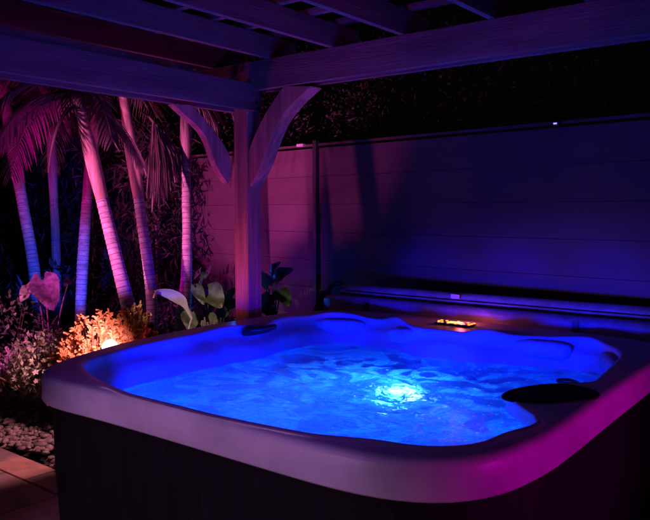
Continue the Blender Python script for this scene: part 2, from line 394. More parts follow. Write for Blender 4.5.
tg = MB(); tg.box((-2.76, 5.118, 1.035), (.075, .006, .035), Matrix.Rotation(.1, 3, 'X')); tg.build('care_tag', M['white'], cv)
# straps
for x in (-3.5, -1.75):
    s = MB(); s.box((x, 4.958, .80), (.045, .006, .30)); s.build('strap', M['rubber'], cv)
lft = thing('cover_lifter', (-4.05, 4.98, 0), 'black metal cover lifter bracket at the far left corner of the hot tub', 'cover lifter')
m = MB(); m.prism([(-4.04, 4.86, .70), (-4.04, 5.30, .70), (-4.04, 5.16, 1.00), (-4.04, 5.05, 1.0)], (-.03, 0, 0)); m.build('bracket', M['blackp'], lft, bevel=.004)
m = MB(); m.tube([(-4.055, 5.1, .15), (-4.055, 5.12, .95), (-4.02, 5.14, 1.05), (-3.9, 5.14, 1.075)], .022, 12); m.build('arm', M['blackp'], lft, smooth=True)

# ------------------------------------------------------------------ pergola
PX, PY = -4.08, 4.15
pg = thing('pergola', (PX, PY, 0), 'dark timber pergola with curved corner braces over the hot tub', 'pergola')
m = MB(); m.box((PX, PY, 1.31), (.15, .15, 2.62)); m.build('post', M['woodz'], pg, bevel=.006)
for (x, y) in ((PX, -1.2), (2.2, PY), (2.2, -1.2)):
    m = MB(); m.box((x, y, 1.31), (.15, .15, 2.62)); m.build('post', M['woodz'], pg, bevel=.006)
# header beams along x (sits on the post) and paired side beams along y
for yy in (PY, -1.2):
    for dy in (-.055, .055):
        m = MB(); m.box((-1.1, yy+dy, 2.735), (6.9, .045, .22)); m.build('header_board', M['woodx'], pg, bevel=.004)
    m = MB(); m.box((-1.1, yy, 2.725), (6.88, .064, .16)); m.build('header_spacer', M['woodx'], pg)
for xx in (PX, 2.2):
    for dx in (-.099, .099):
        m = MB(); m.box((xx+dx, 1.45, 2.58), (.045, 5.46, .205)); m.build('side_beam', M['woody'], pg, bevel=.004)
k = 0
for x in (-5.0, -4.40, -3.79, -3.19, -2.61, -1.98, -1.40, -.8, -.2, .4, 1.0, 1.6, 2.2):
    m = MB(); y0, y1 = -1.8, 4.34
    m.prism([(x-.022, y0, 2.846), (x-.022, y1-.02, 2.846), (x-.022, y1+.04, 2.94), (x-.022, y1+.04, 3.01), (x-.022, y0, 3.01)], (.044, 0, 0))
    m.build('rafter', M['woody'], pg, bevel=.003)
for k in range(19):
    y = -1.6+k*.32; m = MB(); m.box((-1.4, y, 3.032), (7.8, .05, .04)); m.build('slat', M['woodx'], pg)
def onplane(x, y, ax, v):
    d = at(x, y, 1)-Vector((0, 0, HC)); return Vector((0, 0, HC))+d*(v/d[ax])
def knee(low, upp, ax, v, th, grain):
    # saw-cut brace: lower and upper edge surveyed in the plane of its visible face, real thickness behind it
    a = cr([onplane(x, y, ax, v) for x, y in low], 4); b = cr([onplane(x, y, ax, v) for x, y in upp], 4)
    n = 24; pick = lambda q, u: q[min(len(q)-1, int(u*(len(q)-1)+.5))]
    off = Vector((0, th, 0)) if ax == 1 else Vector((-th, 0, 0)); vs = []; fs = []
    for i in range(n+1):
        p, q = pick(a, i/n), pick(b, i/n); vs += [p, q, q+off, p+off]
    for i in range(n):
        o = i*4; fs += [(o+j, o+(j+1) % 4, o+4+(j+1) % 4, o+4+j) for j in range(4)]
    fs += [(0, 1, 2, 3), (n*4+3, n*4+2, n*4+1, n*4)]
    m = MB(); m.add(vs, fs); m.build('brace', grain, pg, bevel=.004)
knee([(250, 187), (256, 176), (263, 160), (272, 136), (281, 118), (294, 102), (311, 86)], [(247, 180), (247, 165), (249, 150), (256, 132), (265, 114), (275, 98), (284, 86)], 1, PY-.066, .13, M['woodz'])
knee([(173, 104), (186, 116), (198.5, 127), (208, 141), (214, 159), (219, 170), (228, 184)], [(192, 105), (202, 116), (212, 128), (221, 140), (227, 150), (231, 160), (232, 175)], 0, PX+.06, .065, M['woodz'])

for q in ((PX-.03, PY-.078, 2.68), (PX+.03, PY-.078, 2.79)):
    m = MB(); m.tube([Vector(q), Vector(q)+Vector((0, -.012, 0))], .014, 8); m.build('bolt', M['steel'], pg)
for q in ((PX+.122, PY-.03, 2.54), (PX+.122, PY+.02, 2.62)):
    m = MB(); m.tube([Vector(q), Vector(q)+Vector((.010, 0, 0))], .014, 8); m.build('bolt', M['steel'], pg)
# ------------------------------------------------------------------ fence
FY = 5.90; FT = 2.38
fn = thing('fence', (-4.8, FY, 0), 'tall grey board fence running behind the hot tub', 'fence')
edges = [-14.3, -12.4, -10.5, -8.6, -6.7, -4.80, -1.0, 2.8, 4.7]
for a, b in zip(edges, edges[1:]):
    m = MB(); z = .04; nb = 8; h = (FT-.06)/nb
    for i in range(nb):
        m.box(((a+b)/2, FY+.02+random.uniform(-.002, .002), z+h/2), (b-a-.006, .022, h-.0022), None)
        z += h
    m.build('panel', M['fence'], fn, bevel=.002, bseg=1)
for x in edges:
    if x in (-4.80, -12.4):
        m = MB(); m.box((x, FY-.015, FT/2+.03), (.05, .05, FT+.05)); m.build('fence_post', M['post'], fn)
m = MB(); m.box((-4.8, FY+.02, FT+.013), (18.9, .05, .022)); m.build('top_rail', M['fence'], fn)
fn.rotation_euler.z = R(-6.0)
def onf(x, y, off=.03):
    d = at(x, y, 1)-Vector((0, 0, HC)); n = Vector((math.sin(R(-6.0))*-1, math.cos(R(-6.0)), 0)); k = (Vector((-4.8, FY-off, 0)).dot(n))/d.dot(n); return Vector((0, 0, HC))+d*k
# small lit cap light on the fence, and white clip
cl = thing('fence_light', at(556, 124, 6.15), 'tiny glowing blue light on top of the fence at right', 'light')
p = onf(556, 124, .05); cl.location = p
m = MB(); m.box(p, (.06, .03, .03)); m.build('housing', M['blackp'], cl, bevel=.004)
m = MB(); m.tube([p+Vector((-.012, -.018, .002)), p+Vector((.012, -.018, .002))], .006, 10); m.build('lens', emis('blue cap LED', (.12, .10, 1), 5), cl)
m = MB(); m.box((-5.02, FY-.012, FT+.02), (.10, .055, .03)); m.build('clip', M['white'], fn, bevel=.005)

# ------------------------------------------------------------------ vegetation builders
def leafquad(mb, p, d, L, W, n=None, mi=0):
    d = d.normalized(); s = d.cross(n or Vector((random.gauss(0, 1), random.gauss(0, 1), random.gauss(0, 1)))).normalized(); u = s.cross(d)
    mb.add([p, p+d*L*.5+s*W*.5+u*L*.06, p+d*L-u*L*.05, p+d*L*.5-s*W*.5+u*L*.06], [(0, 1, 2), (0, 2, 3)], mi)
def rv():
    while 1:
        v = Vector((random.uniform(-1, 1), random.uniform(-1, 1), random.uniform(-1, 1)))
        if .01 < v.length < 1: return v
def blade(mb, pts, W, prof=None, cup=.15, side=None, nseg=None, mi=0, fold=0):
    """broad leaf along polyline pts, half width W*prof(u)"""
    pts = [Vector(p) for p in pts]; k = len(pts); vs = []; fs = []
    for i, p in enumerate(pts):
        t = (pts[min(i+1, k-1)]-pts[max(i-1, 0)]).normalized(); s = side or t.cross(Vector((0, 0, 1)))
        s = (s-t*s.dot(t)).normalized(); u = s.cross(t); q = i/(k-1)
        w = W*(prof(q) if prof else math.sin(PI*min(1, q*.92+.06))**.7)
        for c in (-1, -.5, 0, .5, 1): vs.append(p+s*w*c+u*(abs(c)**1.5*w*cup)+u*(-.012*(c == 0)))
    for i in range(k-1): fs += [(i*5+j, i*5+j+1, (i+1)*5+j+1, (i+1)*5+j) for j in range(4)]
    mb.add(vs, fs, mi)
def arc(p, d, L, droop, n=10):
    p = Vector(p); d = Vector(d).normalized(); out = [p.copy()]
    for i in range(n):
        p = p+d*L/n; d = (d+Vector((0, 0, -droop/n))).normalized(); out.append(p.copy())
    return out
def frond(base, d, L, droop, leaf=.45, n=34, hang=.5, w=.011):
    mb = MB(); pts = arc(base, d, L, droop, 14)
    mb.tube(pts, [.016*(1-i/15)+.003 for i in range(15)], 6)
    for i in range(n):
        u = (i+2)/(n+2); f = u*14; k = min(13, int(f)); p = pts[k].lerp(pts[k+1], f-k); t = (pts[k+1]-pts[k]).normalized()
        s = t.cross(Vector((0, 0, 1))).normalized()
        ll = leaf*math.sin(PI*(u*.85+.12))**.6
        for c in (-1, 1):
            dd = (s*c*(1-.35*u)+t*.75+Vector((0, 0, -.15-random.uniform(0, .25)))).normalized()
            a = arc(p, dd, ll*random.uniform(.85, 1.1), hang*random.uniform(.8, 2.2), 4)
            sd = t.cross(dd).normalized().cross(dd); vs = []
            for j, q in enumerate(a):
                ww = w*(.5, 1, .9, .6, .06)[j]; sv = (Vector((0, 0, 1)).cross(dd)).normalized()*.5+t*.6
                vs += [q-sv.normalized()*ww, q+sv.normalized()*ww]
            mb.add(vs, [(2*j, 2*j+1, 2*j+3, 2*j+2) for j in range(4)])
    mb.nonorm = True
    return mb
def palm(pix, depth, widths, shaft_from, fronds, label, mats=('bark', 'scar', 'shaft'), ring=.037, seed=1, group='palms in the garden bed'):
    """pix: list of (x, y, depth offset) from base to shaft top in the photo, widths in px at each"""
    random.seed(seed)
    ctl = [at(x, y, depth+o) for x, y, o in pix]; D0 = depth
    # continue the base straight to the ground
    b = ctl[0]; dirn = (ctl[0]-ctl[1]).normalized(); 
    if b.z > 0:
        g0 = Vector((b.x+dirn.x*.3, b.y+dirn.y*.3, -.02)); ctl = [g0]+ctl; widths = [widths[0]*1.15]+widths
    rad = [w*D0/F/2*.82 for w in widths]
    path = cr(ctl, 240); rr = []
    for i in range(len(path)):
        f = i/240; k = min(len(rad)-2, int(f)); rr.append(rad[k]+(rad[k+1]-rad[k])*(f-k))
    # resample by length
    o = thing('palm_tree', (ctl[0].x, ctl[0].y, 0), label, 'palm tree', group)
    acc = 0; pts = [path[0]]; rs = [rr[0]]; step = ring/5
    for a, bb, r in zip(path, path[1:], rr[1:]):
        acc += (bb-a).length
        if acc >= step*1.0: pts.append(bb); rs.append(r); acc = 0
    ks = next((i for i, p in enumerate(pts) if p.z > shaft_from), len(pts)-1)
    tr_ = []; mid = []; ph = 0
    jit = [random.randint(0, 1) for _ in range(400)]
    cyc = 0; pos = 0; per = 5
    for i in range(ks+1):
        if pos >= per: pos = 0; cyc += 1; per = 5+jit[cyc]
        tr_.append(rs[i]*(1.04-.07*(pos == 0)-.014*pos)); mid.append(1 if pos == 0 else 0); pos += 1
    m = MB(); m.tube(pts[:ks+1], tr_, 18, mfun=lambda i: mid[i]); m.build('trunk', [M[mats[0]], M[mats[1]]], o, smooth=True)
    if ks < len(pts)-4:
        m = MB(); q = pts[ks:]; nq = len(q)
        m.tube(q, [rs[ks+i]*(1.0+.22*math.sin(PI*min(1, i/nq*1.3))**1) for i in range(nq)], 16); m.build('crownshaft', M[mats[2]], o, smooth=True)
    top = pts[-1]
    for (dx, dy, dz, L, dr, lf, mt, off) in fronds:
        fr_ = frond(top+Vector((0, 0, off)), Vector((dx, dy, dz+.12)), L*.95, dr*.93, lf*.9); fr_.build('frond', M[mt], o)
    return o
RT, FWv = rt, Vector((-math.sin(YAW), math.cos(YAW), 0))
def dv(r, f, z): v = RT*r+FWv*f; return (v.x, v.y, z)
def fset(spec): return [(*dv(r, f, z), L, dr, lf, mt, off) for r, f, z, L, dr, lf, mt, off in spec]
palm([(137, 345, 0), (118, 265, 0), (101, 195, 0), (90, 150, 0), (76, 95, 0)], 6.3, [19, 16, 15, 15, 11], at(106, 200, 6.3).z,
     fset([(-1, -.2, .9, 1.7, 2.4, .5, 'frond', 0), (-.5, .6, 1.2, 1.7, 1.9, .5, 'frondl', 0), (.8, .3, .8, 1.6, 2.6, .5, 'frondl', 0), (.3, -1, .8, 1.5, 2.5, .45, 'frond', 0), (-.9, .5, .2, 1.3, 2.6, .45, 'frondl', -.05), (.3, .9, .9, 1.6, 2.2, .5, 'frond', 0), (1, -.1, -.1, .9, 2.2, .35, 'frondl', -.1), (-.15, -.6, -.3, .8, 2.4, .3, 'frondl', -.1), (-.7, -.6, .25, 1.1, 2.4, .4, 'frondl', .05), (.5, -.5, .1, .9, 2.6, .35, 'frondl', 0), (-1, .1, .1, 1.0, 2.0, .4, 'frondl', 0)]),
     'front palm with pink ringed leaning trunk, its foot behind the orange bush', seed=11)
palm([(152, 345, 0), (151, 290, 0), (141, 215, 0), (134, 165, 0), (122, 90, 0)], 6.7, [13, 14, 13, 14, 11], at(143, 197, 6.7).z,
     fset([(.7, .1, .6, 1.5, 2.8, .5, 'frondl', 0), (-.5, .6, 1.2, 1.7, 1.9, .5, 'frond', 0), (-.8, -.3, .8, 1.6, 2.4, .5, 'frond', 0), (.4, -.6, 1, 1.5, 2.6, .45, 'frondl', 0), (.6, .9, .9, 1.6, 2.2, .5, 'frond', 0)]),
     'second pink ringed palm from the pergola post, rising from behind a black stake light', seed=12)
palm([(181, 342, 0), (186, 285, 0), (187, 230, 0), (186, 170, 0), (186, 80, 0)], 7.0, [22, 14, 11.5, 12, 11], at(186, 165, 7.0).z,
     fset([(.7, .5, 1.0, 1.5, 2.2, .5, 'frond', 0), (-.7, .4, 1.2, 1.6, 2.0, .5, 'frondl', 0), (-.4, -.7, .9, 1.5, 2.6, .5, 'frond', 0), (.8, -.4, .8, 1.4, 2.5, .45, 'frond', 0)]),
     'straight pink ringed palm nearest the pergola post with a flared foot', mats=('bark', 'scar', 'shaft2'), seed=13)
palm([(40, 330, 0), (33, 262, 0), (22, 200, 0), (12, 140, 0), (3, 85, 0)], 8.4, [15, 14, 13, 14, 11], at(20, 190, 8.4).z,
     fset([(.9, .1, .9, 1.8, 2.3, .6, 'frondl', 0), (.3, -.7, .9, 1.7, 2.3, .6, 'frond', 0), (-.6, .5, 1.0, 1.6, 2.2, .5, 'frond', 0), (.6, .7, .7, 1.8, 2.5, .6, 'frondl', 0), (-.7, -.5, .8, 1.7, 2.3, .5, 'frond', 0), (.5, -.4, .3, 1.4, 2.8, .5, 'frond', -.05), (.9, -.3, .2, 1.2, 2.4, .45, 'frondl', 0), (.1, -.8, .1, 1.1, 2.2, .45, 'frondl', 0), (.8, .5, 0, 1.0, 2.2, .4, 'frondl', 0)]),
     'leftmost palm at the back, dim trunk washed blue low down', mats=('bark', 'scar', 'shaft2'), seed=14)
palm([(57, 330, 0), (56, 250, 0), (53, 180, 0), (50, 95, 0)], 8.8, [12, 11, 10, 9], at(53, 200, 8.8).z,
     fset([(-.9, .1, .9, 1.6, 2.3, .5, 'frondl', 0), (.8, -.3, .9, 1.7, 2.6, .55, 'frondl', 0), (.6, .7, .8, 1.6, 2.5, .5, 'frond', 0), (-.3, -.7, .9, 1.5, 2.5, .5, 'frond', 0), (-.5, -.2, .2, 1.2, 2.8, .45, 'frond', -.05), (.7, -.5, .1, 1.0, 2.4, .4, 'frondl', 0), (-.8, -.4, .1, 1.0, 2.2, .4, 'frondl', 0)]),
     'thin dark reddish palm trunk standing between two blue lit ones', mats=('shaft2', 'scar', 'shaft2'), seed=15)
palm([(80, 330, 0), (83, 260, 0), (88, 190, 0), (95, 130, 0), (99, 80, 0)], 8.2, [13, 14, 12, 12, 10], at(88, 195, 8.2).z,
     fset([(.8, .1, .9, 1.5, 2.3, .5, 'frond', 0), (-.8, -.3, .9, 1.6, 2.6, .55, 'frond', 0), (.3, .7, .8, 1.5, 2.5, .5, 'frond', 0)]),
     'back palm with blue lit trunk half hidden behind the leaning front palm', mats=('bark', 'scar', 'shaft2'), seed=16)
# dead fan hanging between the second and third palm
random.seed(5)
hf = thing('hanging_frond', at(150, 118, 6.9), 'dark dried palm frond hanging with pale tips beside the straight palm', 'frond')
m = MB(); b0 = at(142, 112, 6.9)
m.tube([b0, at(150, 118, 6.9), at(158, 128, 6.9)], .012, 6)
for i in range(46):
    u = i/45; tx = 146+u*38+random.uniform(-3, 3); ty = 208-abs(u-.25)*55+random.uniform(-8, 8)
    s0 = at(152+u*8, 122+u*4, 6.9+random.uniform(-.1, .1)); e0 = at(tx, ty, 6.9+random.uniform(-.35, .3))
    mid = (s0+e0)/2+RT*.05*(u)
    blade(m, [s0, s0.lerp(mid, .6), mid, mid.lerp(e0, .6), e0], .010, lambda q: .4+.6*math.sin(PI*q) if q < .95 else .1)
m.nonorm = True; m.build('leaflets', M['frondl'], hf)

# hedge of trees beyond the fence: reads as one mass
random.seed(21)
hg = MB()
for i in range(30000):
    x = random.uniform(-9, 3.2); y = random.uniform(6.15, 7.6)
    top = 3.7+.5*noise.noise(Vector((x*.8, y*.5, 0)))+.35*noise.noise(Vector((x*2.3, y, 3)))
    z = random.uniform(1.9, top)
    if noise.noise(Vector((x*1.7, y*1.7, z*2.1))) < -.12: continue
    leafquad(hg, Vector((x, y, z)), rv()+Vector((0, -.4, -.2)), random.uniform(.03, .075), random.uniform(.014, .03))
hg.nonorm = True
tag(hg.build('foliage', M['leafd']), 'dark leafy tree mass rising beyond the fence', 'trees', kind='stuff')
# low dark understorey at the back of the garden bed
us = MB()
for i in range(9000):
    x = random.uniform(-12, -6.0); y = random.uniform(4.4, 5.75)-max(0, -7-x)*.25
    z = random.uniform(0, .55+.55*noise.noise(Vector((x*1.2, y, 0)))+max(0, (-6.6-x))*.25)
    if noise.noise(Vector((x*2, y*2, z*2))) < -.1: continue
    leafquad(us, Vector((x, y, z)), rv()+Vector((0, 0, .5)), random.uniform(.08, .2), random.uniform(.02, .06))
us.nonorm = True
tag(us.build('ground_cover', M['leafd']), 'dark low planting filling the back of the garden bed', 'ground cover', kind='stuff')
# dark tall bamboo-like screen left of the magenta fence
for n_, (x, w) in enumerate(((-6.95, .55), (-8.25, .75), (-9.8, .8))):
    random.seed(40+n_)
    o = thing('shrub', (x, 5.45, 0), ['tall dark shrub against the fence just left of its magenta part', 'tall dark shrub against the fence behind the second front palm', 'tall dark shrub against the fence behind the blue lit palms'][n_], 'shrub', 'tall shrubs against the fence')
    m = MB()
    for i in range(2600):
        z = random.uniform(.1, 2.75); p = Vector((x+max(-.8, min(.8, random.gauss(0, .42)))*w, 5.45+random.uniform(-.35, .35), z))
        leafquad(m, p, rv()+Vector((0, 0, -.5)), random.uniform(.1, .22), random.uniform(.02, .045))
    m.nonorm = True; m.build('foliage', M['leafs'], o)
    m = MB()
    for i in range(5):
        a = Vector((x+random.gauss(0, .1), 5.45+random.gauss(0, .05), 0)); m.tube(arc(a, (random.gauss(0, .1), 0, 1), 2.3, 0, 5), .012, 6)
    m.build('stem', M['stem'], o)

# croton bushes beside the garden lamp
def croton(c, w, h, n, seed, label):
    random.seed(seed); o = thing('croton_bush', (c.x, c.y, 0), label, 'bush', 'orange leaved bushes by the garden lamp')
    m = MB(); tips = []
    for i in range(n):
        a = random.uniform(0, 2*PI); q = random.random()**.5; zz = random.uniform(.55, 1)*h*(1-.35*q*q)
        tips.append(Vector((c.x+math.cos(a)*q*w, c.y+math.sin(a)*q*w, zz)))
        m.tube([(c.x+math.cos(a)*.02, c.y+math.sin(a)*.02, 0), (c.x+math.cos(a)*q*w*.6, c.y+math.sin(a)*q*w*.6, zz*.5), tips[-1]], .005, 5)
    m.build('stem', M['stem'], o)
    m = MB()
    for t in tips:
        for k in range(19):
            d = rv(); d.z = abs(d.z)*1.0+.1; L_ = random.uniform(.03, .055); d.normalize()
            pp = t-Vector((0, 0, .07*k/15)); blade(m, [pp, pp+d*L_*.4+Vector((0, 0, .004)), pp+d*L_*.8, pp+d*L_-Vector((0, 0, .006))], L_*.13, lambda q: (.2, 1, .8, .05)[int(q*3.001)])
    m.nonorm = True; m.build('foliage', M['croton'], o); return o
croton(at(98, 350, 5.75)*1, .34, .95, 330, 3, 'pinkish orange leafy bush lit up just behind the garden lamp')
croton(at(134, 345, 5.85)*1, .22, .98, 200, 4, 'golden orange leafy bush at the foot of the leaning palm')
croton(at(80, 360, 5.6)*1, .2, .72, 120, 6, 'lowest orange leafy bush, left of the garden lamp')

# garden lamp with glowing glass
gp = at(110, 347, 5.15)
gl_ = thing('garden_lamp', (gp.x, gp.y, 0), 'garden lamp with round glowing white glass on a short black stake', 'lamp')
m = MB(); m.tube([(gp.x, gp.y, 0), (gp.x, gp.y, gp.z-.06)], .016, 12); m.tube([(gp.x, gp.y, gp.z-.075), (gp.x, gp.y, gp.z-.055)], [.04, .05], 20); m.build('stake', M['metal'], gl_, smooth=False)
m = MB(); m.tube([(gp.x, gp.y, gp.z+.052*math.sin(a)) for a in [-PI/2+PI*k/14 for k in range(15)]], [max(.004, .056*math.cos(a)) for a in [-PI/2+PI*k/14 for k in range(15)]], 24)
gg = m.build('glass', emis('garden lamp glass', (1, .55, .42), 5), gl_, smooth=True)
# black stake spotlight at foot of second palm
sp = at(150, 335, 5.9)
o = thing('stake_light', (sp.x, sp.y, 0), 'slim black stake spotlight in front of the second palm', 'lamp')
m = MB(); m.tube([(sp.x, sp.y, 0), (sp.x, sp.y, sp.z)], .014, 10); m.build('stake', M['metal'], o)
m = MB(); m.tube([(sp.x, sp.y, sp.z-.07), (sp.x+.0, sp.y, sp.z+.08), (sp.x, sp.y, sp.z+.10)], [.028, .034, .036], 16); m.build('head', M['blackp'], o)
m = MB(); q = at(146, 332, 5.86); m.tube([(q.x, q.y, q.z-.09), (q.x, q.y, q.z+.06)], .006, 8); m.build('trim', M['white'], o)

# rounded stones by the bushes
for n_, (x, y, d, s, lb) in enumerate(((80, 338, 5.9, .13, 'large rounded pink boulder left of the orange bushes'),)):
    random.seed(70+n_); p = at(x, y, d); m = MB()
    o = thing('boulder', (p.x, p.y, 0), lb, 'boulder')
    hgt = p.z
    m.add([Vector((p.x, p.y, hgt/2))+Vector((v.x*s*1.5, v.y*s*1.5, v.z*(hgt/2+.02)))*(1+.15*noise.noise(v*1.5+Vector((n_, 0, 0)))) for v in iv], jf); m.build('rock', M['gravel'], o, smooth=True)

# elephant ear
def heart(mb, tip, base, W, up_, mi=0):  # leaf with raised midrib and wavy margin
    tip, base = Vector(tip), Vector(base); ax = (tip-base); L_ = ax.length; ax.normalize(); s = ax.cross(Vector(up_)).normalized(); n = s.cross(ax)
    N1 = 12; vs = []; fs = []
    for i in range(N1+1):
        u = i/N1; x = (u*1.25-.25); w = W*(math.sin(PI*min(1, (u*.95+.05)))**.62)*(1.15-.55*u)
        for c in (-1, -.66, -.33, 0, .33, .66, 1):
            back = -.0 if i else .0
            xx = max(x, -.25)
            if xx < 0 and abs(c) < .4: xx = xx*abs(c)*1.2
            vs.append(base+ax*xx*L_+s*c*w+n*((abs(c)**1.3)*w*.28-.10*L_*u*u+.012*math.sin(9*u+c*3)+W*.10*abs(c)*math.sin(17*u+2*c)-W*.10*(c == 0)))
    for i in range(N1): fs += [(i*7+j, i*7+j+1, (i+1)*7+j+1, (i+1)*7+j) for j in range(6)]
    mb.add(vs, fs, mi)
ee = at(50, 380, 6.5); o = thing('elephant_ear', (ee.x, ee.y, 0), 'elephant ear plant with a big purple pink heart leaf above the white flowers', 'plant')
toCam = -FWv
def ear(b, t, W, tilt, mt, pts):
    m = MB(); heart(m, t, b, W, tilt); m.nonorm = True; m.build('leaf', M[mt], o, smooth=True)
    m = MB(); m.tube(cr([Vector(p) for p in pts], 6), .007, 6); m.build('stalk', M['purple'], o, smooth=True)
g0 = Vector((ee.x, ee.y, 0))
b = at(43, 280, 6.5); ear(b, at(53, 308, 6.3), .14, (.2*toCam+Vector((0, 0, .5))+RT*-.1), 'purple', [g0, at(49, 340, 6.5), at(47, 310, 6.5), b])
b = at(32, 285, 6.5); ear(b, at(20, 300, 6.3), .07, (toCam*.3+Vector((0, 0, .5))), 'pale', [g0, at(44, 335, 6.5), at(40, 305, 6.5), b])
b = at(68, 283, 6.6); ear(b, at(76, 273, 6.9), .05, (toCam*.6+Vector((0, 0, .5))), 'purple', [g0, at(56, 340, 6.6), at(62, 305, 6.6), b])

# white flowering groundcover shrub behind the left corner of the tub, and a second dim one
def flower(p, s, o, mt='petal'):
    m = MB(); n = (toCam+Vector((0, 0, .6))+rv()*.5).normalized(); a0 = n.cross(Vector((0, 0, 1))).normalized(); b0 = n.cross(a0)
    for k in range(5):
        a = 2*PI*k/5; d = a0*math.cos(a)+b0*math.sin(a); e = -a0*math.sin(a)+b0*math.cos(a)
        m.add([p, p+d*s*.6+e*s*.35+n*s*.1, p+d*s, p+d*s*.6-e*s*.35+n*s*.1], [(0, 1, 2, 3)])
    m.nonorm = True; return m.build('flower', M[mt], o)
def flower_shrub(cpx, w, h, nleaf, nfl, seed, mt, label, ymin=.2):
    random.seed(seed); c = cpx; o = thing('flowering_shrub', (c.x, c.y, 0), label, 'shrub', 'flowering shrubs in the bed')
    m = MB()
    for i in range(14):
        a = random.uniform(0, 2*PI); m.tube(arc((c.x, c.y, 0), (math.cos(a)*.8, math.sin(a)*.8, 1.2), h*random.uniform(.8, 1.1), .6, 6), .005, 5)
    m.build('stem', M['stem'], o)
    m = MB(); P = []
    for i in range(nleaf):
        v = rv(); v = v*(1 if v.length > .5 else 1.6); p = Vector((c.x+v.x*w, c.y+v.y*w, h*.63+v.z*h*.37)); P.append(p)
        d = rv()+Vector((0, 0, .5)); leafquad(m, p, d, random.uniform(.035, .065), random.uniform(.02, .035))
    m.nonorm = True; m.build('foliage', M[mt], o)
    P.sort(key=lambda q: q.dot(FWv)-q.z*1.5)
    for p in random.sample(P[:len(P)//3], nfl): flower(p+toCam*.02, random.uniform(.018, .03)*(.6 if mt == 'leafd' else 1), o)
flower_shrub(at(50, 372, 5.9), .34, .74, 1500, 18, 9, 'leafv', 'pale variegated shrub with white flowers behind the left corner of the hot tub')
flower_shrub(at(18, 385, 6.1), .34, .58, 600, 6, 10, 'leafv', 'shadowy shrub with few white flowers at the left edge, in front of the elephant ear')
flower_shrub(at(8, 330, 6.3), .38, 1.02, 380, 9, 19, 'leafd', 'dim twiggy shrub with small pink white blossoms at the far left')
flower_shrub(at(12, 395, 6.4), .42, .35, 600, 0, 29, 'leafd', 'low dark leafy shrub without flowers at the edge of the gravel')

# broad leaved plants between third palm and pergola post
def clump(name, c, label, cat='plant'): return thing(name, (c.x, c.y, 0), label, cat)
c = at(178, 340, 6.2); o = clump('pale_leaf_plant', c, 'plant with one long pale pink leaf bending left in front of the palm foot')
m = MB(); side = (Vector((0, 0, 1))*.75+toCam*.5)
blade(m, cr([at(192, 318, 6.2), at(184, 303, 6.2), at(173, 295, 6.15), at(163, 292, 6.1), at(154, 291, 6.05)], 5), .065, lambda q: math.sin(PI*min(1, q*.9+.1))**.6*(1.1-.5*q), .1, side); m.nonorm = True; m.build('leaf', M['pale'], o, smooth=True)
m = MB(); blade(m, cr([at(159, 292, 6.08), at(156, 293, 6.04), at(154, 298, 6.02)], 3), .02, None, .1, side); m.nonorm = True; m.build('leaf_tip', M['croton'], o)
m = MB(); m.tube(cr([Vector((c.x, c.y, 0)), at(188, 335, 6.2), at(192, 318, 6.2)], 5), .008, 6); m.build('stalk', M['pale'], o)
def broad(c0, specs, name, label, mt, depth):
    o = clump(name, Vector((c0[0], c0[1], 0)), label)
    for (bx, by, tx, ty, W, tilt) in specs:
        m = MB(); b = at(bx, by, depth); t = at(tx, ty, depth-.12); heart(m, t, b, W, tilt); m.nonorm = True; m.build('leaf', M[mt], o, smooth=True)
        m = MB(); m.tube(cr([Vector((c0[0], c0[1], 0)), (Vector((c0[0], c0[1], 0))+b)/2+RT*random.uniform(-.05, .05), b], 5), .006, 6); m.build('stalk', M['leafg'], o, smooth=True)
    return o
tl = toCam*.8+Vector((0, 0, .5))
c = at(205, 340, 6.5)
broad((c.x, c.y), [(208, 290, 222, 306, .12, tl), (196, 288, 204, 303, .06, tl), (192, 312, 190, 330, .10, tl), (206, 318, 216, 330, .09, tl), (201, 280, 205, 272, .05, tl)], 'veined_plant', 'brownish veined broad leaves in front of the straight palm', 'aroid', 6.4)
c = at(226, 340, 6.8)
broad((c.x, c.y), [(222, 312, 236, 300, .10, tl), (218, 325, 228, 336, .11, tl), (228, 300, 234, 288, .06, tl), (230, 322, 238, 334, .10, tl)], 'green_plant', 'green broad leaved plant tight against the pergola post', 'leafg', 6.7)
c = at(272, 320, 7.2); random.seed(33)
broad((c.x, c.y), [(268, 285, 258, 270, .07, tl), (276, 278, 291, 268, .08, tl), (270, 295, 262, 312, .08, tl), (280, 292, 290, 305, .09, tl), (272, 272, 278, 262, .05, tl), (266, 305, 274, 318, .09, tl)], 'fence_plant', 'dark blue shadowed broad leaves between the post and the fence', 'leafg', 7.2)
# grassy tuft with thin pale blades
c = at(212, 338, 6.1); o = clump('grass_tuft', c, 'tuft of thin pale upright blades in front of the green plant')
m = MB(); random.seed(8)
for i in range(26):
    b = Vector((c.x, c.y, 0))+RT*random.uniform(-.09, .12); t = at(random.uniform(202, 224), random.uniform(316, 332), 6.1)
    blade(m, [b, b.lerp(t, .5), b.lerp(t, .85), t], .006, lambda q: 1-q*.9)
m.nonorm = True; m.build('blades', M['frondl'], o)

# ------------------------------------------------------------------ lights
def lamp(kind, loc, col, W, r=.05, aim=None, ang=60, blend=.6, name='lamp'):
    l = bpy.data.lights.new(name, kind); l.color = col; l.energy = W; l.shadow_soft_size = r
    o = bpy.data.objects.new(name, l); C.objects.link(o); o.location = loc
    if kind == 'SPOT':
        l.spot_size = R(ang); l.spot_blend = blend; o.rotation_euler = (Vector(aim)-Vector(loc)).to_track_quat('-Z', 'Y').to_euler()
    return o
BL = (0.0, .004, 1.0)
